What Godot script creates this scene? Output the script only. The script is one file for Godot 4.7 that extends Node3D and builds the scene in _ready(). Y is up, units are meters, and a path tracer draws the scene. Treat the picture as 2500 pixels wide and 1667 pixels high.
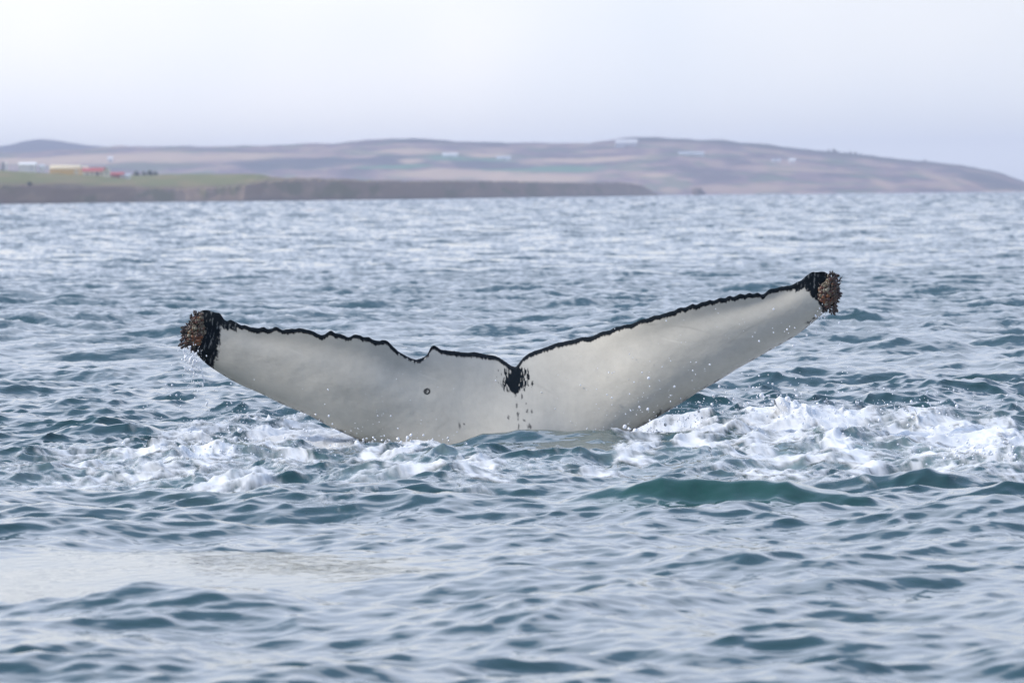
extends Node3D
# A humpback whale's flukes above a choppy bay; far shore with a farm behind. Metres, y up, sea level y = 0, the camera looks along -z.

const EYE := 1.66
const TILT := -0.0094

var na := 256
var la := 26.0
var nb := 512
var lb := 8.3
var disp_a: PackedVector3Array
var disp_b: PackedVector3Array
var slope_a: PackedVector2Array
var slope_b: PackedVector2Array
var gust := FastNoiseLite.new()
var boil := FastNoiseLite.new()
var lace := FastNoiseLite.new()
var lump := FastNoiseLite.new()
var swirl := FastNoiseLite.new()
var names := {}
# single swells and wave crests: x, z, half length, half width, height, skew of the crest line
var crests := [
	[1.08, -31.2, 0.80, 0.20, 0.105, 0.10], [0.10, -39.25, 0.62, 0.34, 0.085, 0.0], [0.95, -39.3, 0.35, 0.3, 0.06, 0.0], [-2.80, -40.6, 0.42, 0.24, 0.09, 0.1],
	[-2.02, -30.3, 0.42, 0.25, 0.07, -0.1], [1.62, -24.9, 0.36, 0.26, 0.05, -0.5], [1.22, -22.4, 0.30, 0.22, 0.04, -0.4], [-0.5, -33.0, 0.7, 0.2, 0.06, 0.1],
	[-0.85, -39.5, 0.55, 0.55, -0.032, 0.0], [2.4, -41.3, 1.3, 0.5, 0.09, 0.0], [1.3, -41.4, 0.5, 0.35, 0.05, 0.0], [-1.75, -42.7, 0.3, 0.35, 0.06, 0.0],
	[2.45, -46.0, 0.7, 0.3, 0.09, 0.0], [-0.15, -21.0, 0.4, 0.2, 0.035, -0.4], [-1.5, -22.0, 0.5, 0.24, 0.03, -0.3], [0.3, -34.5, 0.45, 0.2, 0.06, 0.0],
	[2.3, -33.2, 0.5, 0.25, 0.07, 0.1], [-0.35, -62.0, 0.9, 0.4, 0.10, 0.0], [0.9, -75.0, 1.0, 0.5, 0.11, 0.0], [-1.4, -74.0, 0.9, 0.5, 0.1, 0.0],
]


func _ready() -> void:
	place_camera()
	light_the_place()
	make_noises()
	disp_a = wave_tile(na, la, 1.1, 40.0, 1.95, 0.038, 0.3, 11, 0.9)
	disp_b = wave_tile(nb, lb, 0.085, 1.15, 2.1, 0.0175, 0.15, 12, 1.0, 0.2)
	slope_a = slopes(disp_a, na, la)
	slope_b = slopes(disp_b, nb, lb)
	build_sea()
	build_land()
	build_whale()
	build_farms()
	build_plants()
	build_foam()
	build_drops()


func place_camera() -> void:
	var lens := CameraAttributesPhysical.new()
	lens.frustum_focal_length = 207.4
	lens.frustum_focus_distance = 40.0
	lens.frustum_near = 0.5
	lens.frustum_far = 20000.0
	lens.exposure_aperture = 7.4
	var cam := Camera3D.new()
	cam.name = "camera"
	cam.attributes = lens
	cam.fov = 6.623
	cam.near = 0.5
	cam.far = 20000.0
	cam.position = Vector3(0, EYE, 0)
	cam.basis = Basis(Vector3.RIGHT, -0.02482) * Basis(Vector3.BACK, TILT)
	add_child(cam)


func light_the_place() -> void:
	var env := Environment.new()
	env.background_mode = Environment.BG_SKY
	env.tonemap_mode = Environment.TONE_MAPPER_LINEAR
	env.tonemap_exposure = 1.25
	env.sdfgi_enabled = true
	env.ssao_enabled = true
	env.ssil_enabled = true
	env.fog_enabled = true
	env.fog_density = 0.000125
	env.fog_light_color = Color(0.89, 0.92, 1.0)
	var sky := Sky.new()
	var pano := PanoramaSkyMaterial.new()
	pano.panorama = ImageTexture.create_from_image(sky_picture())
	sky.sky_material = pano
	env.sky = sky
	var we := WorldEnvironment.new()
	we.name = "environment"
	we.environment = env
	add_child(we)
	var sun := DirectionalLight3D.new()
	sun.name = "sun"
	sun.light_color = Color(1.0, 0.96, 0.9)
	sun.light_energy = 0.8
	sun.light_angular_distance = 10.0
	sun.shadow_enabled = true
	sun.basis = Basis.looking_at(Vector3(0.75, -0.66, -0.02).normalized())
	add_child(sun)


# Thin broken cloud: bright veils low down, pale blue gaps between them higher up, brighter towards the sun on the left.
func sky_picture() -> Image:
	var w := 1024
	var h := 512
	var cloud := FastNoiseLite.new()
	cloud.seed = 5
	cloud.frequency = 1.0
	cloud.fractal_octaves = 5
	var veil := FastNoiseLite.new()
	veil.seed = 9
	veil.frequency = 1.0
	veil.fractal_octaves = 3
	var im := Image.create(w, h, false, Image.FORMAT_RGBF)
	var sun := Vector3(-0.75, 0.66, 0.02).normalized()
	for j in h:
		var up := (0.5 - (j + 0.5) / h) * PI
		for i in w:
			if up < -0.02:
				im.set_pixel(i, j, Color(0.55, 0.6, 0.68))
				continue
			var around := ((i + 0.5) / w) * TAU      # column 0 looks along -z
			var d := Vector3(sin(around) * cos(up), sin(up), -cos(around) * cos(up))
			var lift := clampf(up, 0.0, 1.6)
			var flat := Vector3(d.x, d.y * 2.2 + 0.05, d.z)
			var n := cloud.get_noise_3dv(flat * 3.2) * 0.5 + 0.5
			var fine := veil.get_noise_3dv(Vector3(d.x, d.y * 1.6, d.z) * 26.0)
			var cover := smoothstep(0.30, 0.62, n + 0.05 * fine + 0.26 - 0.72 * smoothstep(0.22, 0.80, lift))
			var near := maxf(0.0, d.dot(sun))
			var white := Vector3(1.02, 1.13, 1.42) * (0.98 + 0.12 * pow(near, 3.0) + 0.12 * lift)
			var blue := Vector3(0.29, 0.44, 0.74) * (1.0 + 0.15 * near)
			var c := blue.lerp(white, 0.12 + 0.88 * cover)
			var low := Vector3(0.875, 0.91, 0.95) * (1.0 - 0.16 * smoothstep(-0.1, 0.25, d.x) + 0.10 * smoothstep(0.0, 0.12, -d.x))
			var warm := smoothstep(-0.06, 0.055, -d.x) * (0.75 + 0.25 * smoothstep(-0.3, 0.3, fine))
			low = low.lerp(Vector3(0.99, 0.985, 0.98), warm * 0.85)
			low *= 1.0 + 0.50 * exp(-maxf(up, 0.0) / 0.012)
			low += Vector3(0.9, 0.6, 0.2) * 0.10 * fine
			c = low.lerp(c, smoothstep(0.02, 0.30, up))
			c *= lerpf(0.40, 1.0, smoothstep(-0.75, 0.35, d.dot(Vector3(-0.25, 0.35, -0.9))))
			im.set_pixel(i, j, Color(c.x, c.y, c.z))
	return im


func make_noises() -> void:
	gust.seed = 21
	gust.frequency = 0.12
	gust.fractal_octaves = 2
	boil.seed = 22
	boil.frequency = 1.5
	boil.fractal_octaves = 4
	lace.seed = 23
	lace.frequency = 1.3
	lace.fractal_octaves = 6
	lace.fractal_gain = 0.62
	lump.seed = 24
	lump.frequency = 2.6
	lump.fractal_octaves = 4
	swirl.seed = 25
	swirl.frequency = 0.8
	swirl.fractal_octaves = 2


# ---------------------------------------------------------------- waves

func fft(re: PackedFloat32Array, im: PackedFloat32Array, n: int, start: int, step: int, cs: PackedFloat32Array, sn: PackedFloat32Array) -> void:
	var j := 0
	for i in range(1, n):
		var bit := n >> 1
		while j & bit:
			j ^= bit
			bit >>= 1
		j ^= bit
		if i < j:
			var a := start + i * step
			var b := start + j * step
			var t := re[a]
			re[a] = re[b]
			re[b] = t
			t = im[a]
			im[a] = im[b]
			im[b] = t
	var size := 2
	while size <= n:
		var half := size >> 1
		var jump := n / size
		for k in half:
			var c := cs[k * jump]
			var s := sn[k * jump]
			var i := k
			while i < n:
				var a := start + i * step
				var b := a + half * step
				var br := re[b]
				var bi := im[b]
				var tr := br * c - bi * s
				var ti := br * s + bi * c
				re[b] = re[a] - tr
				im[b] = im[a] - ti
				re[a] += tr
				im[a] += ti
				i += size
		size <<= 1


func fft_square(re: PackedFloat32Array, im: PackedFloat32Array, n: int) -> void:
	var cs := PackedFloat32Array()
	var sn := PackedFloat32Array()
	for k in n / 2:
		cs.append(cos(TAU * k / n))
		sn.append(sin(TAU * k / n))
	for r in n:
		fft(re, im, n, r * n, 1, cs, sn)
	for c in n:
		fft(re, im, n, c, n, cs, sn)


# A repeating square of wind waves: displacement of each point, of wavelengths between shortest and longest.
func wave_tile(n: int, side: float, shortest: float, longest: float, wind: float, rms: float, spread: float, seed_of: int, chop: float, tilt := 0.0) -> PackedVector3Array:
	var rng := RandomNumberGenerator.new()
	rng.seed = seed_of
	var h_re := PackedFloat32Array()
	var h_im := PackedFloat32Array()
	h_re.resize(n * n)
	h_im.resize(n * n)
	var reach := wind * wind / 9.81
	var to := Vector2(0.30, 0.95).normalized()
	for j in n:
		for i in n:
			var kx := TAU / side * (i if i < n / 2 else i - n)
			var kz := TAU / side * (j if j < n / 2 else j - n)
			var k := sqrt(kx * kx + kz * kz)
			var g1 := rng.randfn()
			var g2 := rng.randfn()
			if k < 1e-4 or TAU / k < shortest or TAU / k > longest:
				continue
			var along := (kx * to.x + kz * to.y) / k
			var p := sqrt(exp(-1.0 / pow(k * reach, 2.0)) / pow(k, 4.0) * (spread + (1.0 - spread) * along * along)) * (1.0 if along > 0 else 0.45)
			p *= smoothstep(shortest, shortest * 1.4, TAU / k) * pow(k, tilt)
			h_re[j * n + i] = g1 * p
			h_im[j * n + i] = g2 * p
	# make it the transform of a real surface, and pack height + i * (x shift)
	var a_re := PackedFloat32Array()
	var a_im := PackedFloat32Array()
	var b_re := PackedFloat32Array()
	var b_im := PackedFloat32Array()
	for arr in [a_re, a_im, b_re, b_im]:
		arr.resize(n * n)
	a_re.resize(n * n)
	a_im.resize(n * n)
	b_re.resize(n * n)
	b_im.resize(n * n)
	for j in n:
		for i in n:
			var at := j * n + i
			var m := ((n - j) % n) * n + (n - i) % n
			var hr := h_re[at] + h_re[m]
			var hi := h_im[at] - h_im[m]
			if hr == 0.0 and hi == 0.0:
				continue
			var kx := TAU / side * (i if i < n / 2 else i - n)
			var kz := TAU / side * (j if j < n / 2 else j - n)
			var k := sqrt(kx * kx + kz * kz)
			var ux := kx / k * chop
			var uz := kz / k * chop
			# shift = i * u * H ; a = H + i * shift_x = H - ux * H
			a_re[at] = hr - ux * hr
			a_im[at] = hi - ux * hi
			b_re[at] = -uz * hi
			b_im[at] = uz * hr
	fft_square(a_re, a_im, n)
	fft_square(b_re, b_im, n)
	var sum := 0.0
	for at in n * n:
		sum += a_re[at] * a_re[at]
	var scale := rms / sqrt(sum / (n * n))
	var out := PackedVector3Array()
	out.resize(n * n)
	for at in n * n:
		out[at] = Vector3(a_im[at], a_re[at], b_re[at]) * scale
	return out


func slopes(t: PackedVector3Array, n: int, side: float) -> PackedVector2Array:
	var out := PackedVector2Array()
	out.resize(n * n)
	var e := n / side * 0.5
	for j in n:
		for i in n:
			out[j * n + i] = Vector2((t[j * n + (i + 1) % n].y - t[j * n + (i + n - 1) % n].y) * e, (t[((j + 1) % n) * n + i].y - t[((j + n - 1) % n) * n + i].y) * e)
	return out


func look(t: PackedVector3Array, n: int, u: float, v: float) -> Vector3:
	var fu := floorf(u)
	var fv := floorf(v)
	var i := int(fu) & (n - 1)
	var j := (int(fv) & (n - 1)) * n
	var i2 := (i + 1) & (n - 1)
	var j2 := ((int(fv) + 1) & (n - 1)) * n
	var f := u - fu
	return t[j + i].lerp(t[j + i2], f).lerp(t[j2 + i].lerp(t[j2 + i2], f), v - fv)


# how strongly the whale has churned the water there
func churn(x: float, z: float) -> float:
	if z < -50.0 or z > -28.5:
		return 0.0
	var left := 1.0 - Vector2((x + 1.55) / 2.0, (z + 36.6) / 4.6).length()
	var right := 1.0 - Vector2((x - 2.5) / 2.6, (z + 37.6) / 4.8).length()
	var mid := 1.0 - Vector2((x - 0.2) / 2.0, (z + 35.6) / 3.6).length()
	return smoothstep(0.0, 0.55, maxf(left, maxf(right, mid * 0.45)))


# one water particle that rests at (x, z), moved by the waves
func sea(x: float, z: float) -> Vector3:
	var far := -z
	var g := 0.97 + 0.5 * gust.get_noise_2d(x * 0.8, z * 0.35)
	var slick := 1.0
	var p := Vector3(x, 0, z)
	if far < 48.0:
		slick = (1.0 - 0.6 * smoothstep(1.0, 0.5, Vector2((x - 0.3) / 0.8, (z + 39.0) / 0.9).length())) * (1.0 - 0.12 * smoothstep(1.0, 0.5, Vector2((x - 1.08) / 0.9, (z + 31.1) / 0.5).length()))
		slick *= 1.0 - 0.93 * smoothstep(1.0, 0.45, Vector2((x + 1.75) / 1.95, (z + 26.1) / 2.3).length())
	var ra := na / la
	var a := look(disp_a, na, (x * 0.906 + z * 0.423) * ra, (-x * 0.423 + z * 0.906) * ra)
	var fa := (0.18 + 0.82 * slick) * (0.6 + 0.4 * g) * (1.0 - smoothstep(500.0, 2500.0, far) * 0.9)
	p += Vector3(a.x * 0.906 - a.z * 0.423, a.y, a.x * 0.423 + a.z * 0.906) * fa
	if far < 140.0:
		var rb := nb / lb
		var b := look(disp_b, nb, (x * 0.951 - z * 0.309) * rb, (x * 0.309 + z * 0.951) * rb)
		p += Vector3(b.x * 0.951 + b.z * 0.309, b.y, -b.x * 0.309 + b.z * 0.951) * (g * slick * (0.78 + 0.22 * smoothstep(24.0, 34.0, far)) * (1.0 - smoothstep(80.0, 140.0, far)))
	if far < 90.0:
		for c in crests:
			var dx: float = (x - c[0]) / c[2]
			if absf(dx) < 2.0:
				var dz: float = (z - c[1] - c[5] * (x - c[0])) / c[3]
				if absf(dz) < 3.0:
					p.y += c[4] * exp(-dx * dx * dx * dx * 0.8 - 0.3 * dx * dx - dz * dz * (0.5 if dz < 0.0 else 1.9))
		var ch := churn(x, z)
		if ch > 0.0:
			p.y += ch * (0.075 * boil.get_noise_2d(x * 0.75, z * 0.4) + 0.022 * lump.get_noise_2d(x * 1.8, z * 1.1))
	return p


func build_sea() -> void:
	var zs := PackedFloat32Array()
	var z := 3.0
	while z < 17.0:
		zs.append(z)
		z += 0.35
	while z < 9500.0:
		zs.append(z)
		var px := 1.02e-4 * z * z
		z += maxf(0.036, px * (0.25 if z < 90.0 else lerpf(0.25, 0.7, smoothstep(90.0, 160.0, z))))
	zs.append(9500.0)
	var ts := PackedFloat32Array()
	var t := 0.101
	var outer := PackedFloat32Array()
	var step := 0.0006
	while t < 3.2:
		outer.append(t)
		t += step
		step *= 1.22
	for i in range(outer.size() - 1, -1, -1):
		ts.append(-outer[i])
	var core := 660
	for i in core + 1:
		ts.append(lerpf(-0.1, 0.1, float(i) / core))
	ts.append_array(outer)
	var rows := zs.size()
	var cols := ts.size()
	var pos := PackedVector3Array()
	var nor := PackedVector3Array()
	var col := PackedColorArray()
	pos.resize(rows * cols)
	nor.resize(rows * cols)
	col.resize(rows * cols)
	for r in rows:
		var d := zs[r]
		var at := r * cols
		for c in cols:
			pos[at + c] = sea(ts[c] * d, -d)
	var ra := na / la
	var rb := nb / lb
	for r in rows:
		var d := zs[r]
		var up := maxi(r - 1, 0) * cols
		var down := mini(r + 1, rows - 1) * cols
		var far := smoothstep(42.0, 90.0, d)
		for c in cols:
			var n := Vector3.UP
			if far < 1.0:
				n = (pos[down + c] - pos[up + c]).cross(pos[r * cols + mini(c + 1, cols - 1)] - pos[r * cols + maxi(c - 1, 0)])
				n = -n.normalized() if n.y < 0.0 else n.normalized()
			if far > 0.0:
				var x := ts[c] * d
				var s := slope_a[(posmod(int(floorf((-x * 0.423 - d * 0.906) * ra)), na)) * na + posmod(int(floorf((x * 0.906 - d * 0.423) * ra)), na)]
				var s2 := slope_b[(posmod(int(floorf((x * 0.309 - d * 0.951) * rb)), nb)) * nb + posmod(int(floorf((x * 0.951 + d * 0.309) * rb)), nb)]
				var sx := s.x * 0.906 - s.y * 0.423 + 0.34 * (s2.x * 0.951 + s2.y * 0.309)
				var sz := s.x * 0.423 + s.y * 0.906 + 0.34 * (-s2.x * 0.309 + s2.y * 0.951)
				n = n.lerp(Vector3(-sx * 0.8, 1.0, -sz * 0.75 + 0.15).normalized(), far).normalized()
			nor[r * cols + c] = n
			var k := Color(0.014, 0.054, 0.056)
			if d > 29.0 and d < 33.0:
				k = k.lerp(Color(0.014, 0.070, 0.055), smoothstep(1.2, 0.3, Vector2((ts[c] * d - 1.08) / 0.95, (d - 31.1) / 0.5).length()))  # sunlight showing through the thin crest, painted into the water as greener colour
			if d < 50.0 and d > 28.0:
				var x := ts[c] * d
				var ch := churn(x, -d)
				if ch > 0.0:
					k = k.lerp(Color(0.24, 0.31, 0.31), ch * clampf(0.30 + 1.1 * lace.get_noise_2d(x * 0.8 + 9.0, -d * 0.6), 0.0, 1.0))
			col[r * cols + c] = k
	var idx := PackedInt32Array()
	idx.resize((rows - 1) * (cols - 1) * 6)
	var w := 0
	for r in rows - 1:
		for c in cols - 1:
			var a := r * cols + c
			idx[w] = a
			idx[w + 1] = a + cols
			idx[w + 2] = a + 1
			idx[w + 3] = a + 1
			idx[w + 4] = a + cols
			idx[w + 5] = a + cols + 1
			w += 6
	print("sea ", rows, " x ", cols)
	var m := StandardMaterial3D.new()
	m.resource_name = "sea water"
	m.vertex_color_use_as_albedo = true
	m.roughness = 0.05
	m.metallic_specular = 0.36
	m.normal_enabled = true
	m.normal_texture = ripple_picture()
	m.normal_scale = 0.38
	m.uv1_triplanar = true
	m.uv1_world_triplanar = true
	m.uv1_triplanar_sharpness = 8.0
	m.uv1_scale = Vector3.ONE / 2.3
	var o := commit("sea", pos, nor, idx, m, col, self)
	o.set_meta("kind", "structure")
	o.set_meta("label", "choppy grey-blue sea with short wind waves across the bay")


# small ripples that the mesh is too coarse for
func ripple_picture() -> ImageTexture:
	var n := 256
	var t := wave_tile(n, 2.3, 0.03, 0.16, 2.1, 0.0011, 0.3, 13, 0.0)
	var s := slopes(t, n, 2.3)
	var im := Image.create(n, n, false, Image.FORMAT_RGB8)
	for j in n:
		for i in n:
			var v := Vector3(-s[j * n + i].x, s[j * n + i].y, 1.0).normalized() * 0.5 + Vector3(0.5, 0.5, 0.5)
			im.set_pixel(i, j, Color(v.x, v.y, v.z))
	return ImageTexture.create_from_image(im)


# ---------------------------------------------------------------- building blocks

func commit(called: String, pos: PackedVector3Array, nor: PackedVector3Array, idx: PackedInt32Array, m: Material, col: PackedColorArray, parent: Node) -> MeshInstance3D:
	var arr := []
	arr.resize(Mesh.ARRAY_MAX)
	arr[Mesh.ARRAY_VERTEX] = pos
	arr[Mesh.ARRAY_NORMAL] = nor
	if col.size():
		arr[Mesh.ARRAY_COLOR] = col
	arr[Mesh.ARRAY_INDEX] = idx
	var me := ArrayMesh.new()
	me.add_surface_from_arrays(Mesh.PRIMITIVE_TRIANGLES, arr)
	me.surface_set_material(0, m)
	var o := MeshInstance3D.new()
	o.name = called
	o.mesh = me
	parent.add_child(o, true)
	return o


func named(o: Node3D, called: String, label: String, category: String, group := "", kind := "") -> Node3D:
	o.name = called
	if names.has(called):
		names[called] += 1
		o.name = "%s_%03d" % [called, names[called]]
	else:
		names[called] = 0
	o.set_meta("label", label)
	if kind == "":
		o.set_meta("category", category)
	else:
		o.set_meta("kind", kind)
	if group != "":
		o.set_meta("group", group)
	return o


func thing(called: String, label: String, category: String, at: Vector3, turn := 0.0, group := "") -> Node3D:
	var o := Node3D.new()
	add_child(o)
	named(o, called, label, category, group)
	o.position = at
	o.rotation.y = turn
	return o


func paint(called: String, c: Color, rough := 0.8) -> StandardMaterial3D:
	var m := StandardMaterial3D.new()
	m.resource_name = called
	m.albedo_color = c.linear_to_srgb()
	m.roughness = rough
	return m


func part(called: String, st: SurfaceTool, m: Material, parent: Node) -> MeshInstance3D:
	st.generate_normals()
	var o := MeshInstance3D.new()
	o.name = called
	o.mesh = st.commit()
	o.material_override = m
	parent.add_child(o, true)
	return o


func fresh() -> SurfaceTool:
	var st := SurfaceTool.new()
	st.begin(Mesh.PRIMITIVE_TRIANGLES)
	return st


func tri(st: SurfaceTool, a: Vector3, b: Vector3, c: Vector3) -> void:
	st.add_vertex(a)
	st.add_vertex(b)
	st.add_vertex(c)


# corners in the order seen from outside, clockwise
func quad(st: SurfaceTool, a: Vector3, b: Vector3, c: Vector3, d: Vector3) -> void:
	tri(st, a, b, c)
	tri(st, a, c, d)


# a body whose outline in x, y runs clockwise seen from +z, from z = back to z = front
func prism(st: SurfaceTool, outline: PackedVector2Array, back: float, front: float) -> void:
	st.set_smooth_group(-1)
	var n := outline.size()
	var mid := Vector2.ZERO
	for p in outline:
		mid += p / n
	for i in n:
		var p := outline[i]
		var q := outline[(i + 1) % n]
		tri(st, Vector3(mid.x, mid.y, front), Vector3(p.x, p.y, front), Vector3(q.x, q.y, front))
		tri(st, Vector3(mid.x, mid.y, back), Vector3(q.x, q.y, back), Vector3(p.x, p.y, back))
		quad(st, Vector3(p.x, p.y, front), Vector3(p.x, p.y, back), Vector3(q.x, q.y, back), Vector3(q.x, q.y, front))


func box(st: SurfaceTool, lo: Vector3, hi: Vector3) -> void:
	prism(st, PackedVector2Array([Vector2(lo.x, lo.y), Vector2(lo.x, hi.y), Vector2(hi.x, hi.y), Vector2(hi.x, lo.y)]), lo.z, hi.z)


func grid_normals(pos: PackedVector3Array, idx: PackedInt32Array) -> PackedVector3Array:
	var nor := PackedVector3Array()
	nor.resize(pos.size())
	for i in range(0, idx.size(), 3):
		var a := idx[i]
		var b := idx[i + 1]
		var c := idx[i + 2]
		var n := (pos[c] - pos[a]).cross(pos[b] - pos[a])
		nor[a] += n
		nor[b] += n
		nor[c] += n
	for i in nor.size():
		nor[i] = nor[i].normalized() if nor[i].length_squared() > 1e-20 else Vector3.UP
	return nor


# ---------------------------------------------------------------- the whale

var trailing := PackedVector2Array([Vector2(-2.252, 0.711), Vector2(-2.241, 0.775), Vector2(-2.208, 0.822), Vector2(-2.172, 0.850), Vector2(-2.149, 0.869), Vector2(-2.130, 0.878), Vector2(-2.111, 0.875), Vector2(-2.097, 0.875), Vector2(-2.069, 0.866), Vector2(-2.041, 0.858), Vector2(-2.019, 0.861), Vector2(-2.011, 0.853), Vector2(-2.002, 0.830), Vector2(-1.988, 0.814), Vector2(-1.972, 0.800), Vector2(-1.958, 0.803), Vector2(-1.944, 0.816), Vector2(-1.936, 0.814), Vector2(-1.927, 0.800), Vector2(-1.911, 0.797), Vector2(-1.894, 0.786), Vector2(-1.872, 0.772), Vector2(-1.858, 0.772), Vector2(-1.847, 0.780), Vector2(-1.836, 0.775), Vector2(-1.822, 0.764), Vector2(-1.794, 0.758), Vector2(-1.780, 0.761), Vector2(-1.772, 0.758), Vector2(-1.758, 0.753), Vector2(-1.744, 0.755), Vector2(-1.727, 0.764), Vector2(-1.716, 0.766), Vector2(-1.705, 0.758), Vector2(-1.691, 0.747), Vector2(-1.677, 0.747), Vector2(-1.661, 0.753), Vector2(-1.647, 0.758), Vector2(-1.630, 0.769), Vector2(-1.616, 0.758), Vector2(-1.602, 0.747), Vector2(-1.586, 0.741), Vector2(-1.569, 0.747), Vector2(-1.555, 0.744), Vector2(-1.538, 0.753), Vector2(-1.522, 0.753), Vector2(-1.511, 0.747), Vector2(-1.497, 0.750), Vector2(-1.486, 0.755), Vector2(-1.475, 0.758), Vector2(-1.461, 0.753), Vector2(-1.447, 0.750), Vector2(-1.430, 0.750), Vector2(-1.413, 0.744), Vector2(-1.389, 0.739), Vector2(-1.364, 0.728), Vector2(-1.347, 0.716), Vector2(-1.330, 0.711), Vector2(-1.314, 0.708), Vector2(-1.297, 0.714), Vector2(-1.280, 0.728), Vector2(-1.261, 0.744), Vector2(-1.247, 0.736), Vector2(-1.236, 0.725), Vector2(-1.219, 0.719), Vector2(-1.200, 0.719), Vector2(-1.177, 0.711), Vector2(-1.155, 0.700), Vector2(-1.136, 0.691), Vector2(-1.119, 0.703), Vector2(-1.102, 0.711), Vector2(-1.089, 0.714), Vector2(-1.069, 0.708), Vector2(-1.052, 0.705), Vector2(-1.041, 0.697), Vector2(-1.030, 0.689), Vector2(-1.016, 0.697), Vector2(-1.005, 0.700), Vector2(-0.991, 0.689), Vector2(-0.978, 0.678), Vector2(-0.955, 0.672), Vector2(-0.930, 0.669), Vector2(-0.908, 0.675), Vector2(-0.889, 0.675), Vector2(-0.869, 0.666), Vector2(-0.844, 0.639), Vector2(-0.814, 0.608), Vector2(-0.783, 0.586), Vector2(-0.755, 0.569), Vector2(-0.728, 0.555), Vector2(-0.700, 0.544), Vector2(-0.680, 0.539), Vector2(-0.658, 0.544), Vector2(-0.628, 0.555), Vector2(-0.603, 0.569), Vector2(-0.594, 0.592), Vector2(-0.586, 0.622), Vector2(-0.569, 0.633), Vector2(-0.547, 0.633), Vector2(-0.533, 0.619), Vector2(-0.519, 0.608), Vector2(-0.503, 0.600), Vector2(-0.483, 0.603), Vector2(-0.464, 0.597), Vector2(-0.422, 0.594), Vector2(-0.380, 0.586), Vector2(-0.347, 0.583), Vector2(-0.325, 0.580), Vector2(-0.297, 0.586), Vector2(-0.269, 0.583), Vector2(-0.242, 0.575), Vector2(-0.214, 0.569), Vector2(-0.186, 0.564), Vector2(-0.158, 0.561), Vector2(-0.136, 0.555), Vector2(-0.117, 0.547), Vector2(-0.086, 0.528), Vector2(-0.053, 0.505), Vector2(-0.031, 0.489), Vector2(0.000, 0.480), Vector2(0.014, 0.497), Vector2(0.031, 0.522), Vector2(0.056, 0.550), Vector2(0.092, 0.575), Vector2(0.133, 0.592), Vector2(0.175, 0.603), Vector2(0.217, 0.619), Vector2(0.258, 0.636), Vector2(0.286, 0.647), Vector2(0.328, 0.653), Vector2(0.355, 0.661), Vector2(0.383, 0.666), Vector2(0.411, 0.672), Vector2(0.447, 0.686), Vector2(0.478, 0.689), Vector2(0.508, 0.689), Vector2(0.530, 0.697), Vector2(0.550, 0.705), Vector2(0.583, 0.725), Vector2(0.608, 0.730), Vector2(0.633, 0.733), Vector2(0.655, 0.744), Vector2(0.678, 0.758), Vector2(0.691, 0.764), Vector2(0.705, 0.761), Vector2(0.722, 0.769), Vector2(0.739, 0.775), Vector2(0.761, 0.778), Vector2(0.786, 0.780), Vector2(0.808, 0.791), Vector2(0.828, 0.800), Vector2(0.847, 0.811), Vector2(0.866, 0.816), Vector2(0.883, 0.816), Vector2(0.897, 0.819), Vector2(0.919, 0.830), Vector2(0.944, 0.841), Vector2(0.964, 0.841), Vector2(0.980, 0.844), Vector2(1.000, 0.853), Vector2(1.019, 0.855), Vector2(1.036, 0.866), Vector2(1.055, 0.869), Vector2(1.069, 0.872), Vector2(1.083, 0.875), Vector2(1.100, 0.889), Vector2(1.114, 0.897), Vector2(1.130, 0.894), Vector2(1.147, 0.894), Vector2(1.161, 0.900), Vector2(1.175, 0.905), Vector2(1.191, 0.916), Vector2(1.202, 0.925), Vector2(1.214, 0.916), Vector2(1.225, 0.911), Vector2(1.250, 0.925), Vector2(1.275, 0.939), Vector2(1.286, 0.933), Vector2(1.297, 0.936), Vector2(1.311, 0.947), Vector2(1.322, 0.950), Vector2(1.336, 0.941), Vector2(1.347, 0.941), Vector2(1.369, 0.953), Vector2(1.389, 0.964), Vector2(1.400, 0.964), Vector2(1.413, 0.955), Vector2(1.430, 0.961), Vector2(1.444, 0.975), Vector2(1.452, 0.983), Vector2(1.463, 0.972), Vector2(1.480, 0.964), Vector2(1.497, 0.975), Vector2(1.513, 0.983), Vector2(1.530, 0.994), Vector2(1.541, 0.989), Vector2(1.552, 0.978), Vector2(1.569, 0.986), Vector2(1.588, 1.000), Vector2(1.602, 0.991), Vector2(1.613, 0.983), Vector2(1.627, 0.991), Vector2(1.644, 1.000), Vector2(1.658, 0.989), Vector2(1.675, 0.980), Vector2(1.691, 0.989), Vector2(1.708, 1.005), Vector2(1.725, 1.019), Vector2(1.741, 1.025), Vector2(1.766, 1.022), Vector2(1.783, 1.030), Vector2(1.797, 1.036), Vector2(1.816, 1.036), Vector2(1.833, 1.041), Vector2(1.869, 1.044), Vector2(1.891, 1.052), Vector2(1.911, 1.066), Vector2(1.924, 1.072), Vector2(1.938, 1.072), Vector2(1.952, 1.086), Vector2(1.969, 1.100), Vector2(1.983, 1.116), Vector2(1.999, 1.125), Vector2(2.024, 1.139), Vector2(2.052, 1.133), Vector2(2.086, 1.139), Vector2(2.108, 1.136), Vector2(2.136, 1.116), Vector2(2.163, 1.083), Vector2(2.185, 1.044), Vector2(2.202, 1.005), Vector2(2.208, 0.966)])
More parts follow.
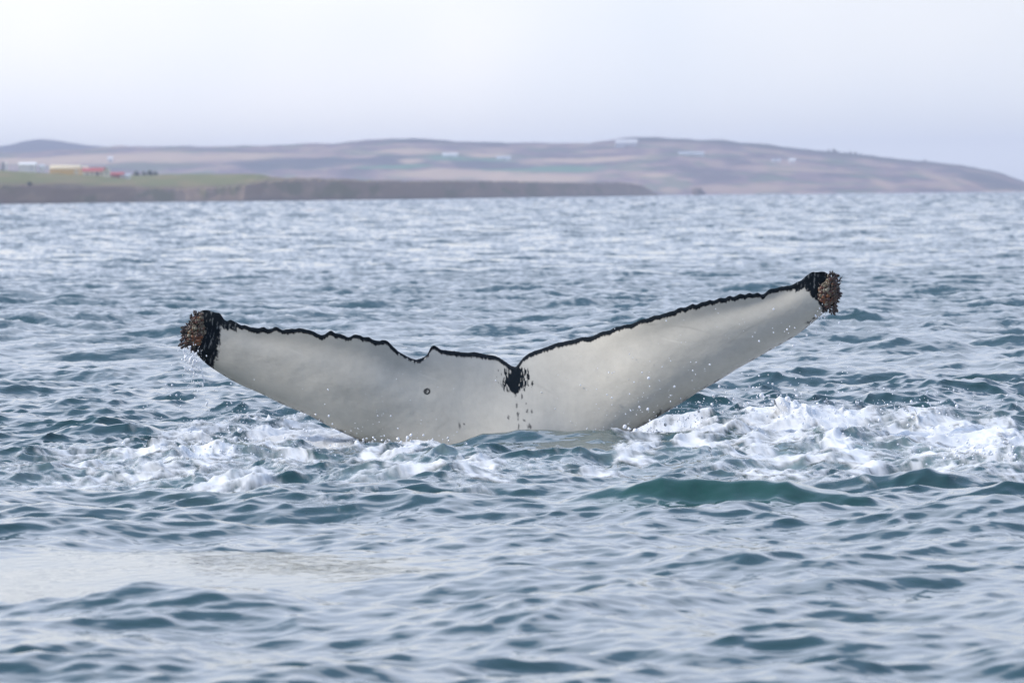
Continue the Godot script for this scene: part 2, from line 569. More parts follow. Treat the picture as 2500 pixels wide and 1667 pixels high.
var leading := PackedVector2Array([Vector2(-2.252, 0.711), Vector2(-2.235, 0.655), Vector2(-2.213, 0.622), Vector2(-2.191, 0.594), Vector2(-2.169, 0.569), Vector2(-2.136, 0.533), Vector2(-2.097, 0.500), Vector2(-2.047, 0.467), Vector2(-2.011, 0.444), Vector2(-1.936, 0.400), Vector2(-1.852, 0.358), Vector2(-1.755, 0.319), Vector2(-1.686, 0.286), Vector2(-1.602, 0.244), Vector2(-1.505, 0.203), Vector2(-1.425, 0.172), Vector2(-1.339, 0.128), Vector2(-1.269, 0.089), Vector2(-1.144, 0.033), Vector2(-1.047, -0.008), Vector2(-0.964, -0.050), Vector2(-0.825, -0.119), Vector2(-0.686, -0.203), Vector2(-0.547, -0.314), Vector2(-0.464, -0.417), Vector2(-0.408, -0.583), Vector2(-0.367, -0.916), Vector2(0.355, -0.916), Vector2(0.397, -0.583), Vector2(0.467, -0.305), Vector2(0.564, -0.111), Vector2(0.661, -0.017), Vector2(0.761, 0.044), Vector2(0.883, 0.106), Vector2(0.997, 0.172), Vector2(1.119, 0.244), Vector2(1.233, 0.319), Vector2(1.369, 0.394), Vector2(1.497, 0.475), Vector2(1.619, 0.542), Vector2(1.730, 0.605), Vector2(1.813, 0.650), Vector2(1.897, 0.697), Vector2(1.963, 0.744), Vector2(2.019, 0.789), Vector2(2.066, 0.828), Vector2(2.102, 0.861), Vector2(2.147, 0.894), Vector2(2.180, 0.922), Vector2(2.208, 0.966)])

var smudges := [
	[0.014, 0.172, 0.0111, 0.0250], [0.000, 0.305, 0.0083, 0.0111], [0.042, 0.294, 0.0083, 0.0167], [0.006, 0.236, 0.0083, 0.0167], [0.078, 0.194, 0.0111, 0.0139],
	[-0.050, 0.158, 0.0111, 0.0139], [0.019, 0.094, 0.0083, 0.0194], [0.092, 0.100, 0.0194, 0.0167], [0.083, 0.067, 0.0167, 0.0111], [0.056, 0.139, 0.0111, 0.0083],
	[-0.380, 0.103, 0.0111, 0.0167], [-0.350, 0.114, 0.0083, 0.0083], [0.961, 0.167, 0.0222, 0.0139], [0.978, 0.186, 0.0139, 0.0194], [0.786, 0.050, 0.0250, 0.0139],
	[0.841, 0.075, 0.0250, 0.0111], [1.997, 0.794, 0.0333, 0.0111], [2.030, 0.822, 0.0194, 0.0111], [0.108, 0.194, 0.0083, 0.0111], [0.069, 0.247, 0.0083, 0.0083],
]


func along(line: PackedVector2Array, x: float, hint: int) -> Vector2:
	var i := hint
	while i < line.size() - 2 and line[i + 1].x < x:
		i += 1
	var a := line[i]
	var b := line[i + 1]
	var f := clampf((x - a.x) / maxf(b.x - a.x, 1e-5), 0.0, 1.0)
	return Vector2(lerpf(a.y, b.y, f), i)


func fluke_middle(u: float, v: float) -> float:
	var c := exp(-pow((u - 0.03) / 0.62, 2.0))
	var wing := absf(u - 0.03)
	return -v * (0.03 + 0.92 * c) + 0.05 * c - 0.10 * smoothstep(0.7, 2.3, wing) * (wing - 0.7)


func fluke_half_thickness(u: float, t: float) -> float:
	var wing := absf(u - 0.03)
	var most := lerpf(0.20, 0.085, smoothstep(0.1, 2.2, wing)) + 0.16 * exp(-pow(wing / 0.22, 2.0)) * (1.0 - t)
	var f := 2.97 * sqrt(t) - 1.26 * t - 3.52 * t * t + 2.84 * t * t * t - 1.015 * t * t * t * t
	return most * maxf(f, 0.0) + 0.012 * sqrt(maxf(0.0, 1.0 - pow(t, 14.0))) * smoothstep(0.0, 0.1, t)


func even(line: PackedVector2Array, lowest: float, reach: float) -> PackedVector2Array:
	var out := PackedVector2Array()
	var x := line[0].x
	while x < line[line.size() - 1].x + 0.03:
		var sum := 0.0
		for k in range(-6, 7):
			sum += maxf(line_at(line, x + reach * k / 6.0), lowest)
		out.append(Vector2(x, sum / 13.0))
		x += 0.03
	return out


func build_whale() -> void:
	var whale := thing("humpback_whale", "white underside of a diving humpback whale's tail flukes with black edges", "whale", Vector3(0.02, -0.0, -40.0))
	whale.rotation.z = TILT
	var grain := FastNoiseLite.new()
	grain.seed = 31
	grain.frequency = 14.0
	grain.fractal_octaves = 4
	var soft := FastNoiseLite.new()
	soft.seed = 32
	soft.frequency = 1.1
	soft.fractal_octaves = 2
	var fronts := 150
	var backs := 14
	var ring := fronts + backs
	var cols := 900
	var pos := PackedVector3Array()
	var col := PackedColorArray()
	pos.resize(ring * cols)
	col.resize(ring * cols)
	var x0 := trailing[0].x
	var x1 := trailing[trailing.size() - 1].x
	var ht := 0
	var hl := 0
	# the outline without its knobs and the tail stock, which the thickness follows
	var rng := RandomNumberGenerator.new()
	rng.seed = 33
	var scratches := []
	for n in 34:
		var a := rng.randf_range(-0.5, 0.9)
		scratches.append([rng.randf_range(-1.8, 1.8), rng.randf_range(0.05, 0.85), Vector2(cos(a), sin(a)), rng.randf_range(0.04, 0.22), rng.randf_range(-0.16, 0.12), rng.randf_range(-1.0, 1.0)])
	var even_top := even(trailing, -0.1, 0.16)
	var even_low := even(leading, -0.30, 0.16)
	for i in cols:
		var s := float(i) / (cols - 1)
		var u := lerpf(x0, x1, lerpf(s, 0.5 - 0.5 * cos(PI * s), 0.12))
		var top := along(trailing, u, ht)
		ht = int(top.y)
		var low := along(leading, u, hl)
		hl = int(low.y)
		var rise := 0.3 * top.x + 0.2 * (line_at(trailing, u - 0.007) + line_at(trailing, u + 0.007)) + 0.15 * (line_at(trailing, u - 0.014) + line_at(trailing, u + 0.014)) + 0.0025 * grain.get_noise_2d(u * 3.0, 4.0) * (1.0 if i > 0 and i < cols - 1 else 0.0)
		var chord := rise - low.x
		var soft_top := line_at(even_top, u) + 0.03
		var soft_low := line_at(even_low, u)
		# the black band below the trailing edge
		var band := 0.031 + 0.008 * grain.get_noise_2d(u * 0.35, 9.0) + 0.010 * grain.get_noise_2d(u * 4.0, 2.0)
		if u > -0.80 and u < -0.60:
			band = 0.021 + 0.02 * grain.get_noise_2d(u * 5.0, 3.0)
		if u < -1.9 or u > 1.9:
			band += 0.03
		for k in ring:
			var at := i * ring + k
			var t: float
			if k < fronts:
				t = 1.0 - pow(1.0 - float(k) / (fronts - 1), 1.25)
			else:
				t = 1.0 - float(k - fronts + 1) / (backs + 1)
			var v := low.x + chord * t
			var z := fluke_middle(u, v)
			var ts := clampf((v - soft_low) / (soft_top - soft_low), 0.012, 1.0)
			var th := fluke_half_thickness(u, ts) * clampf(chord / 0.12, 0.15, 1.0)
			th *= sqrt(clampf((rise - v) / 0.016, 0.0, 1.0)) * sqrt(clampf((v - low.x) / 0.012, 0.0, 1.0))
			z += th if k < fronts else -th
			if k < fronts:
				var inner := sin(PI * ts)
				z += inner * (0.011 * soft.get_noise_2d(u * 1.0, v * 1.9) + 0.0035 * grain.get_noise_2d(u * 0.35, v * 0.5))
				z -= 0.045 * exp(-pow((ts - 0.78) / 0.15, 2.0)) * smoothstep(0.25, 0.8, absf(u - 0.03)) * smoothstep(2.2, 1.6, absf(u))
			pos[at] = Vector3(u, v, z)
			if k >= fronts:
				col[at] = Color(0.012, 0.013, 0.016)
				continue
			var g1 := grain.get_noise_2d(u, v)
			var g2 := grain.get_noise_2d(u * 3.1 + 5.0, v * 3.1)
			var m := soft.get_noise_2d(u * 2.2 + 3.0, v * 2.2)
			var skin := Color(0.45, 0.432, 0.38) * (1.0 + 0.05 * g1 + 0.07 * m)
			skin.a = 1.0
			for q in scratches:
				var off := Vector2(u - q[0], v - q[1])
				var run := off.dot(q[2])
				if absf(run) < q[3]:
					var side := absf(off.dot(q[2].orthogonal()) + run * run * q[5])
					if side < 0.012:
						skin = skin * (1.0 + q[4] * smoothstep(0.011, 0.002, side) * (1.0 - absf(run) / q[3]))
			skin *= 1.0 - 0.035 * smoothstep(0.0, 0.5, soft.get_noise_2d(u * 5.0 + 20.0, v * 9.0)) - 0.05 * smoothstep(0.2, 0.5, g2)
			skin.a = 1.0
			var ink := smoothstep(-0.006, 0.006, band - (rise - v) + 0.006 * g2)
			# tips
			var left_edge := -2.015 + 0.045 * smoothstep(0.70, 0.86, v) - 0.055 * smoothstep(0.62, 0.46, v) + 0.03 * grain.get_noise_2d(u * 2.0, v * 1.3) + 0.012 * g2
			if v < 0.66 and v > 0.53:
				left_edge += 0.02 * g1
			ink = maxf(ink, smoothstep(-0.008, 0.008, left_edge - u))
			var right_edge := 1.955 + 0.125 * smoothstep(1.07, 0.87, v) + 0.012 * g2 + 0.02 * grain.get_noise_2d(u * 2.0 + 7.0, v * 1.3)
			ink = maxf(ink, smoothstep(-0.008, 0.008, u - right_edge))
			# the brush-like smudge under the notch, then the spots under it
			var across := u + 0.005
			if absf(across) < 0.14 and v > 0.28 and v < 0.53:
				var wide := 0.078 * smoothstep(0.50, 0.46, v) * smoothstep(0.31, 0.40, v) + 0.045 * smoothstep(0.30, 0.33, v) * smoothstep(0.42, 0.36, v) + 0.02 * smoothstep(0.44, 0.5, v)
				var streak := grain.get_noise_2d(u * 5.5 - across * (0.5 - v) * 6.0, v * 0.9)
				ink = maxf(ink, smoothstep(-0.010, 0.012, wide * (0.88 + 1.25 * streak) - absf(across)))
			for q in smudges:
				var du: float = (u - q[0]) / q[2]
				if absf(du) < 2.0:
					var dv: float = (v - q[1]) / q[3]
					if absf(dv) < 2.0:
						ink = maxf(ink, 0.8 * smoothstep(1.15, 0.35, sqrt(du * du * 1.5 + dv * dv * 0.8) + 0.9 * g2))
			# a round scar
			var ring_at := Vector2((u + 0.603) / 1.1, v - 0.328).length()
			ink = maxf(ink, 0.93 * smoothstep(0.008, 0.004, absf(ring_at - 0.0155)) * smoothstep(-0.5, -0.2, g2 + 0.3))
			ink = maxf(ink, 0.8 * smoothstep(0.013, 0.009, Vector2(u + 0.611, v - 0.330).length()))
			# speckled leading edge
			ink = maxf(ink, 0.75 * smoothstep(0.05, 0.0, t) * smoothstep(0.05, 0.3, g1))
			var black := Color(0.011, 0.013, 0.017)
			if u < -1.9 or u > 1.9:
				black = black.lerp(Color(0.16, 0.17, 0.17), smoothstep(0.22, 0.5, grain.get_noise_2d(u * 3.5 - v * 0.6, v * 0.7)) * 0.8)
			col[at] = skin.lerp(black, ink)
	var idx := PackedInt32Array()
	var ink_idx := PackedInt32Array()
	for i in cols - 1:
		for k in ring:
			var a := i * ring + k
			var b := i * ring + (k + 1) % ring
			if col[a].r + col[b].r + col[a + ring].r + col[b + ring].r < 0.5:
				ink_idx.append_array([a, b, a + ring, a + ring, b, b + ring])
			else:
				idx.append_array([a, b, a + ring, a + ring, b, b + ring])
	var m := StandardMaterial3D.new()
	m.resource_name = "wet whale skin"
	m.vertex_color_use_as_albedo = true
	m.roughness = 0.45
	m.metallic_specular = 0.22
	var dark := m.duplicate()
	dark.resource_name = "black whale skin"
	dark.roughness = 0.6
	dark.metallic_specular = 0.08
	var all_idx := idx.duplicate()
	all_idx.append_array(ink_idx)
	var nor := grid_normals(pos, all_idx)
	var flukes := commit("tail_flukes", pos, nor, idx, m, col, whale)
	var arr := []
	arr.resize(Mesh.ARRAY_MAX)
	arr[Mesh.ARRAY_VERTEX] = pos
	arr[Mesh.ARRAY_NORMAL] = nor
	arr[Mesh.ARRAY_COLOR] = col
	arr[Mesh.ARRAY_INDEX] = ink_idx
	(flukes.mesh as ArrayMesh).add_surface_from_arrays(Mesh.PRIMITIVE_TRIANGLES, arr)
	flukes.mesh.surface_set_material(1, dark)
	barnacles(whale, Vector2(-2.182, 0.722), 1.0, 41)
	barnacles(whale, Vector2(2.125, 0.992), -1.0, 42)


# A crust of acorn barnacles with stalked ones spreading from its rim.
func barnacles(whale: Node3D, middle: Vector2, inward: float, seed_of: int) -> void:
	var rng := RandomNumberGenerator.new()
	rng.seed = seed_of
	var pos := PackedVector3Array()
	var col := PackedColorArray()
	var idx := PackedInt32Array()
	var tints := [Color(0.20, 0.055, 0.022), Color(0.13, 0.035, 0.02), Color(0.30, 0.24, 0.15), Color(0.22, 0.17, 0.10), Color(0.09, 0.03, 0.025), Color(0.34, 0.11, 0.025), Color(0.16, 0.12, 0.08), Color(0.42, 0.38, 0.28), Color(0.10, 0.05, 0.045)]
	var dark := [Color(0.035, 0.015, 0.022), Color(0.06, 0.018, 0.02), Color(0.02, 0.015, 0.02), Color(0.05, 0.03, 0.025)]
	for n in 760:
		var a := rng.randf() * TAU
		var r := sqrt(rng.randf())
		var rim := r > 0.80 and cos(a) * inward < 0.25
		var ragged := 1.0 + 0.16 * sin(3.0 * a + seed_of) + 0.10 * sin(7.0 * a + seed_of * 2.0)
		var wide := 0.088 * ragged * (0.78 if cos(a) * inward > 0.0 else 1.0)
		var tall := 0.128 * ragged
		var u := middle.x + cos(a) * r * wide + sin(a) * r * 0.018
		var v := middle.y + sin(a) * r * tall
		var z := fluke_middle(u, v) + 0.055 + 0.045 * sqrt(maxf(0.0, 1.0 - r * r))
		if n % 3 == 0:
			z = fluke_middle(u, v) - 0.01 - 0.04 * sqrt(maxf(0.0, 1.0 - r * r))
		var size := rng.randf_range(0.005, 0.0105) * (1.6 if rng.randf() < 0.12 else 1.0)
		var c: Color = tints[rng.randi() % tints.size()]
		if sin(a) * r > 0.35 and cos(a) * inward * r > -0.2 and rng.randf() < 0.6:
			c = tints[2 + rng.randi() % 2]
		if sin(a) * r < -0.25 and cos(a) * inward > 0.2 and rng.randf() < 0.4:
			c = tints[5]
		var dir := Vector3(rng.randf_range(-0.4, 0.4), rng.randf_range(-0.3, 0.4), 1.0)
		var length := size * rng.randf_range(0.8, 1.3)
		if rim:
			dir = Vector3(cos(a) * 1.0, sin(a) * 0.9 + rng.randf_range(-0.3, 0.2), rng.randf_range(-0.4, 0.5))
			length = size * rng.randf_range(1.2, 2.7)
			size *= 0.62
			c = dark[rng.randi() % dark.size()]
		elif cos(a) * inward < -0.2 and r > 0.55:
			c = c.lerp(dark[rng.randi() % dark.size()], 0.7)
		c = c.lerp(Color(0.10, 0.09, 0.08), 0.25) * 0.72
		lump_at(pos, col, idx, Vector3(u, v, z), dir.normalized(), size, length, c)
	var m := StandardMaterial3D.new()
	m.resource_name = "wet barnacle"
	m.vertex_color_use_as_albedo = true
	m.roughness = 0.3
	var o := commit("barnacle_crust", pos, grid_normals(pos, idx), idx, m, col, whale)
	o.set_meta("kind", "stuff")


func lump_at(pos: PackedVector3Array, col: PackedColorArray, idx: PackedInt32Array, at: Vector3, dir: Vector3, size: float, length: float, c: Color) -> void:
	var side := dir.cross(Vector3(0.3, 1.0, 0.2)).normalized()
	var up := side.cross(dir)
	var first := pos.size()
	var profile := [[-0.5, 0.45], [0.1, 1.0], [0.65, 0.8]]
	for p in profile:
		for k in 6:
			var a := TAU * k / 6.0
			pos.append(at + dir * (length * p[0]) + (side * cos(a) + up * sin(a)) * (size * p[1]))
			col.append(c)
	pos.append(at + dir * length)
	col.append(c * 0.6)
	for r in 2:
		for k in 6:
			var i := first + r * 6 + k
			var j := first + r * 6 + (k + 1) % 6
			idx.append_array([i, i + 6, j, j, i + 6, j + 6])
	for k in 6:
		idx.append_array([first + 12 + k, first + 18, first + 12 + (k + 1) % 6])


# ---------------------------------------------------------------- foam and drops

# foam: x, z, reach in x, reach in z, how closed it is
var foam_patches := [
	[-0.75, -39.65, 0.30, 0.22, 0.75], [0.76, -39.6, 0.12, 0.20, 0.85],
	[-2.72, -36.63, 0.19, 0.79, 0.8],
	[-2.26, -37.67, 0.16, 0.83, 0.9],
	[-1.91, -37.66, 0.18, 1.07, 0.95],
	[-1.73, -34.21, 0.26, 0.64, 0.8],
	[-1.44, -40.60, 0.34, 2.21, 0.9],
	[-1.94, -43.18, 0.15, 1.40, 0.75],
	[-1.69, -43.59, 0.15, 1.27, 0.5],
	[-2.45, -36.2, 0.62, 1.62, 0.66], [-2.05, -40.2, 0.45, 2.2, 0.56], [-2.75, -37.6, 0.4, 1.2, 0.55], [3.3, -37.0, 0.45, 2.0, 0.6],
	[-1.56, -36.90, 0.59, 2.85, 0.6],
	[-0.95, -37.4, 0.42, 1.1, 0.72],
	[-0.94, -35.68, 0.30, 2.13, 0.6],
	[-0.54, -34.42, 0.22, 0.69, 0.9],
	[-0.21, -35.69, 0.20, 0.85, 0.7],
	[-0.21, -34.01, 0.31, 1.45, 0.45],
	[0.50, -34.56, 0.22, 0.40, 0.7],
	[0.20, -35.45, 0.37, 1.05, 0.35],
	[-1.07, -31.49, 0.20, 0.58, 0.35],
	[-0.79, -32.51, 0.14, 0.44, 0.5],
	[1.01, -41.58, 0.26, 1.45, 0.9],
	[1.27, -41.73, 0.13, 1.82, 0.9],
	[0.85, -39.41, 0.19, 2.27, 0.6],
	[0.80, -36.97, 0.13, 1.26, 0.75],
	[1.22, -39.00, 0.19, 1.91, 0.8],
	[1.84, -40.88, 0.37, 2.24, 1.0],
	[2.38, -40.40, 0.48, 1.78, 0.9],
	[2.99, -39.92, 0.36, 2.13, 0.95],
	[3.32, -39.18, 0.19, 2.57, 0.9],
	[1.69, -37.37, 0.49, 2.92, 0.6],
	[2.12, -36.98, 0.14, 2.17, 1.0],
	[1.48, -34.98, 0.17, 0.61, 0.9],
	[2.35, -34.60, 0.26, 0.80, 0.9],
	[2.67, -36.58, 0.38, 2.52, 0.65],
	[2.84, -34.92, 0.19, 2.04, 0.6],
	[1.36, -33.71, 0.12, 0.57, 0.8],
	[1.87, -35.91, 0.32, 2.16, 0.5],
	[1.20, -33.89, 0.19, 0.48, 0.6],
]
# narrow jets of thrown water: x, z, radius, height, lean
var jets := [
	[1.19, -40.9, 0.045, 0.10, 0.5], [1.27, -40.9, 0.03, 0.06, -0.4], [1.90, -41.3, 0.05, 0.13, -0.5], [2.02, -41.2, 0.09, 0.07, 0.2], [1.55, -40.8, 0.08, 0.04, 0.0],
	[2.31, -41.4, 0.016, 0.10, 0.3], [2.36, -41.3, 0.03, 0.05, 0.0], [2.82, -41.0, 0.014, 0.11, -0.3], [2.95, -40.6, 0.10, 0.06, 0.0], [0.98, -40.4, 0.06, 0.05, 0.3],
	[-1.88, -42.4, 0.09, 0.07, 0.0], [-1.76, -42.4, 0.06, 0.08, 0.2], [-1.66, -42.3, 0.05, 0.05, 0.0], [-2.10, -37.3, 0.05, 0.05, 0.2], [-1.95, -37.4, 0.03, 0.06, 0.0],
	[-1.82, -37.2, 0.04, 0.05, 0.0], [3.2, -40.3, 0.07, 0.05, 0.0], [2.1, -37.0, 0.09, 0.06, 0.0], [2.18, -37.5, 0.07, 0.06, 0.0],
]


func foam_cover(x: float, z: float) -> float:
	var mask := 0.0
	for f in foam_patches:
		var dx: float = (x - f[0]) / f[2]
		if absf(dx) < 1.7:
			var dz: float = (z - f[1]) / f[3]
			if absf(dz) < 1.7:
				mask = maxf(mask, f[4] * smoothstep(1.7, 0.35, sqrt(dx * dx + dz * dz)))
	if mask <= 0.02:
		return 0.0
	var wx := x + 0.14 * swirl.get_noise_2d(x * 2.0, z * 0.9)
	var wz := z + 0.4 * swirl.get_noise_2d(x * 2.0 + 40.0, z * 0.9)
	var n := lace.get_noise_2d(wx * 1.7, wz * 1.0) * 0.75 + 0.30 * boil.get_noise_2d(x * 9.0, z * 5.0) + 0.35 * lump.get_noise_2d(wx * 1.9, wz * 1.3)
	return mask * 1.22 + n * 1.2 - 0.37


func build_foam() -> void:
	var white := StandardMaterial3D.new()
	white.resource_name = "sea foam"
	white.vertex_color_use_as_albedo = true
	white.transparency = BaseMaterial3D.TRANSPARENCY_ALPHA
	white.roughness = 0.75
	white.metallic_specular = 0.3
	for half in [[-3.6, 0.02, "white foam and churned water left of the whale's flukes"], [0.02, 4.6, "white water thrown up and foaming right of the whale's flukes"]]:
		var dx := 0.013
		var dz := 0.045
		var nx := int((half[1] - half[0]) / dx) + 1
		var nz := int(17.5 / dz)
		var at := PackedInt32Array()
		at.resize(nx * nz)
		at.fill(-1)
		var cov := PackedFloat32Array()
		cov.resize(nx * nz)
		for j in nz:
			for i in nx:
				cov[j * nx + i] = foam_cover(half[0] + i * dx, -29.5 - j * dz)
		var pos := PackedVector3Array()
		var col := PackedColorArray()
		var idx := PackedInt32Array()
		for j in range(0, nz - 1):
			for i in range(0, nx - 1):
				if maxf(maxf(cov[j * nx + i], cov[j * nx + i + 1]), maxf(cov[(j + 1) * nx + i], cov[(j + 1) * nx + i + 1])) <= 0.0:
					continue
				for q in [j * nx + i, j * nx + i + 1, (j + 1) * nx + i, (j + 1) * nx + i + 1]:
					if at[q] < 0:
						at[q] = pos.size()
						var x: float = half[0] + (q % nx) * dx
						var z: float = -29.5 - int(q / nx) * dz
						var k := clampf(cov[q], 0.0, 1.0)
						var p := sea(x, z)
						var thick := smoothstep(0.0, 0.5, k)
						var b := absf(lump.get_noise_2d(x * 2.3, z * 1.2))
						var fine := lump.get_noise_2d(x * 7.0 + 3.0, z * 4.0)
						p.y += 0.004 + thick * (0.006 + 0.010 * b + 0.006 * fine + 0.004 * boil.get_noise_2d(x * 9.0, z * 5.0))
						for t in jets:
							var ax := (p.x - float(t[0])) / float(t[2])
							if absf(ax) < 3.5:
								var az := (z - float(t[1])) / (float(t[2]) * 2.5)
								if absf(az) < 3.0:
									var e := exp(-ax * ax - az * az)
									p.y += 0.8 * float(t[3]) * e * (0.7 + 0.7 * fine)
									p.x += float(t[4]) * float(t[3]) * e * e
									k = maxf(k, e * 0.8)
						pos.append(p)
						var shade := 0.80 + 0.08 * fine
						col.append(Color(shade * 0.98, shade, shade * 1.01, 0.92 * smoothstep(0.0, 0.8, k)))
				var a := at[j * nx + i]
				var b2 := at[j * nx + i + 1]
				var c := at[(j + 1) * nx + i]
				var d := at[(j + 1) * nx + i + 1]
				idx.append_array([a, c, b2, b2, c, d])
		var nor := grid_normals(pos, idx)
		for i in nor.size():
			if nor[i].y < 0.0:
				nor[i] = -nor[i]
		print("foam triangles ", idx.size() / 3)
		named(commit("sea_foam", pos, nor, idx, white, col, self), "sea_foam", half[2], "foam", "", "stuff")


func drops(label: String, seed_of: int, clusters: Array) -> void:
	var rng := RandomNumberGenerator.new()
	rng.seed = seed_of
	var all := []
	for c in clusters:
		for i in c.n:
			var at := Vector3(rng.randfn(c.at.x, c.spread.x), rng.randfn(c.at.y, c.spread.y), rng.randfn(c.at.z, c.spread.z))
			if c.has("on_fluke"):
				at.z = -40.0 + fluke_middle(at.x, at.y) + 0.13 + absf(rng.randfn(0.0, 0.15))
			if at.y < -0.05:
				continue
			var r: float = c.r * 0.88 * exp(rng.randfn(0.0, 0.55))
			var s := Vector3(r, r * rng.randf_range(0.9, 1.3 + c.get("fall", 0.0)), r)
			all.append(Transform3D(Basis(Vector3.BACK, rng.randf_range(-0.6, 0.6)) * Basis.from_scale(s), at))
	var ball := SphereMesh.new()
	ball.radius = 1.0
	ball.height = 2.0
	ball.radial_segments = 10
	ball.rings = 5
	ball.material = paint("water drop", Color(0.86, 0.88, 0.92), 0.12)
	var mm := MultiMesh.new()
	mm.transform_format = MultiMesh.TRANSFORM_3D
	mm.mesh = ball
	mm.instance_count = all.size()
	for i in all.size():
		mm.set_instance_transform(i, all[i])
	var o := MultiMeshInstance3D.new()
	o.multimesh = mm
	add_child(o)
	named(o, "water_droplets", label, "droplets", "", "stuff")


func build_drops() -> void:
	drops("bright water drops flying before the whale's right fluke", 51, [
		{"n": 130, "at": Vector3(0.94, 0.25, -40), "spread": Vector3(0.25, 0.13, 0.1), "r": 0.0031, "on_fluke": true},
		{"n": 90, "at": Vector3(1.22, 0.46, -40), "spread": Vector3(0.42, 0.17, 0.1), "r": 0.0026, "on_fluke": true},
		{"n": 26, "at": Vector3(1.80, 0.68, -40), "spread": Vector3(0.16, 0.08, 0.1), "r": 0.0042, "on_fluke": true},
		{"n": 40, "at": Vector3(0.55, 0.22, -40), "spread": Vector3(0.3, 0.15, 0.1), "r": 0.002, "on_fluke": true},
	])
	drops("spray of water drops over the white water right of the flukes", 52, [
		{"n": 120, "at": Vector3(1.75, 0.20, -40.6), "spread": Vector3(0.35, 0.06, 0.5), "r": 0.0055},
		{"n": 420, "at": Vector3(2.1, 0.15, -41.0), "spread": Vector3(0.75, 0.05, 0.4), "r": 0.0022},
		{"n": 160, "at": Vector3(1.15, 0.11, -40.5), "spread": Vector3(0.3, 0.04, 0.3), "r": 0.0022},
		{"n": 110, "at": Vector3(2.7, 0.18, -40.4), "spread": Vector3(0.45, 0.07, 0.5), "r": 0.0042},
		{"n": 60, "at": Vector3(1.75, 0.32, -40.4), "spread": Vector3(0.4, 0.08, 0.5), "r": 0.003},
		{"n": 150, "at": Vector3(2.82, 0.10, -35.0), "spread": Vector3(0.22, 0.05, 0.4), "r": 0.0042},
		{"n": 60, "at": Vector3(1.1, 0.12, -39.9), "spread": Vector3(0.2, 0.06, 0.3), "r": 0.0045},
		{"n": 50, "at": Vector3(2.3, 0.14, -37.2), "spread": Vector3(0.4, 0.06, 0.4), "r": 0.004},
	])
	drops("spray of small drops over the foam left of the flukes", 53, [
		{"n": 80, "at": Vector3(-2.05, 0.27, -40.0), "spread": Vector3(0.25, 0.13, 0.4), "r": 0.0034},
		{"n": 110, "at": Vector3(-1.75, 0.08, -39.4), "spread": Vector3(0.32, 0.06, 0.5), "r": 0.0036},
		{"n": 220, "at": Vector3(-1.8, 0.10, -42.0), "spread": Vector3(0.3, 0.04, 0.4), "r": 0.0021},
		{"n": 200, "at": Vector3(-1.5, 0.05, -38.0), "spread": Vector3(0.6, 0.03, 0.6), "r": 0.0021},
		{"n": 60, "at": Vector3(-1.1, 0.06, -39.5), "spread": Vector3(0.25, 0.06, 0.3), "r": 0.003},
		{"n": 90, "at": Vector3(-1.95, 0.07, -37.5), "spread": Vector3(0.2, 0.04, 0.3), "r": 0.0035},
		{"n": 40, "at": Vector3(-0.85, 0.25, -39.9), "spread": Vector3(0.3, 0.15, 0.1), "r": 0.0022, "on_fluke": true},
	])
	drops("water dripping from the barnacled left tip of the flukes", 54, [
		{"n": 90, "at": Vector3(-2.17, 0.56, -39.98), "spread": Vector3(0.035, 0.045, 0.03), "r": 0.0042, "fall": 1.5},
		{"n": 50, "at": Vector3(-2.18, 0.46, -39.98), "spread": Vector3(0.05, 0.09, 0.03), "r": 0.003, "fall": 1.0},
		{"n": 26, "at": Vector3(-2.16, 0.53, -39.97), "spread": Vector3(0.04, 0.06, 0.03), "r": 0.0021, "fall": 9.0},
	])
	drops("water dripping from the barnacled right tip of the flukes", 55, [
		{"n": 60, "at": Vector3(2.09, 0.855, -40.1), "spread": Vector3(0.022, 0.045, 0.03), "r": 0.003, "fall": 1.5},
		{"n": 40, "at": Vector3(2.07, 0.79, -40.1), "spread": Vector3(0.04, 0.06, 0.03), "r": 0.003, "fall": 1.0},
	])
	# a thin fringe of broken water where the flukes leave the sea
	drops("fringe of bubbles and drops along the waterline of the flukes", 56, [
		{"n": 160, "at": Vector3(-0.75, -0.005, -39.72), "spread": Vector3(0.22, 0.02, 0.06), "r": 0.0042},
		{"n": 70, "at": Vector3(0.72, 0.055, -39.66), "spread": Vector3(0.14, 0.02, 0.05), "r": 0.005},
	])


# ---------------------------------------------------------------- the far shore

var far_ridge := PackedVector2Array([Vector2(-1300, 66.0), Vector2(-694, 66.1), Vector2(-628, 66.6), Vector2(-528, 72.3), Vector2(-472, 72.3), Vector2(-417, 71.3), Vector2(-361, 71.3), Vector2(-305, 71.9), Vector2(-272, 73.2), Vector2(-228, 75.6), Vector2(-194, 78.1), Vector2(-168, 79.5), Vector2(-128, 79.1), Vector2(-94, 77.7), Vector2(-50, 74.5), Vector2(-28, 72.6), Vector2(6, 71.7), Vector2(50, 71.3), Vector2(106, 71.3), Vector2(139, 74.9), Vector2(172, 78.5), Vector2(206, 77.6), Vector2(239, 76.2), Vector2(278, 73.6), Vector2(333, 68.7), Vector2(389, 62.0), Vector2(444, 54.8), Vector2(500, 48.2), Vector2(555, 42.7), Vector2(611, 36.6), Vector2(639, 30.6), Vector2(667, 24.0), Vector2(694, 14.5), Vector2(712, 6.0), Vector2(740, 1.8), Vector2(1200, 1.0)])
var mountain_ridge := PackedVector2Array([Vector2(-1300, 95.0), Vector2(-1107, 97.8), Vector2(-1016, 98.5), Vector2(-955, 101.7), Vector2(-932, 105.3), Vector2(-909, 111.2), Vector2(-878, 115.5), Vector2(-848, 112.9), Vector2(-817, 107.3), Vector2(-783, 102.4), Vector2(-726, 97.3), Vector2(-634, 88.3), Vector2(-560, 70.0)])
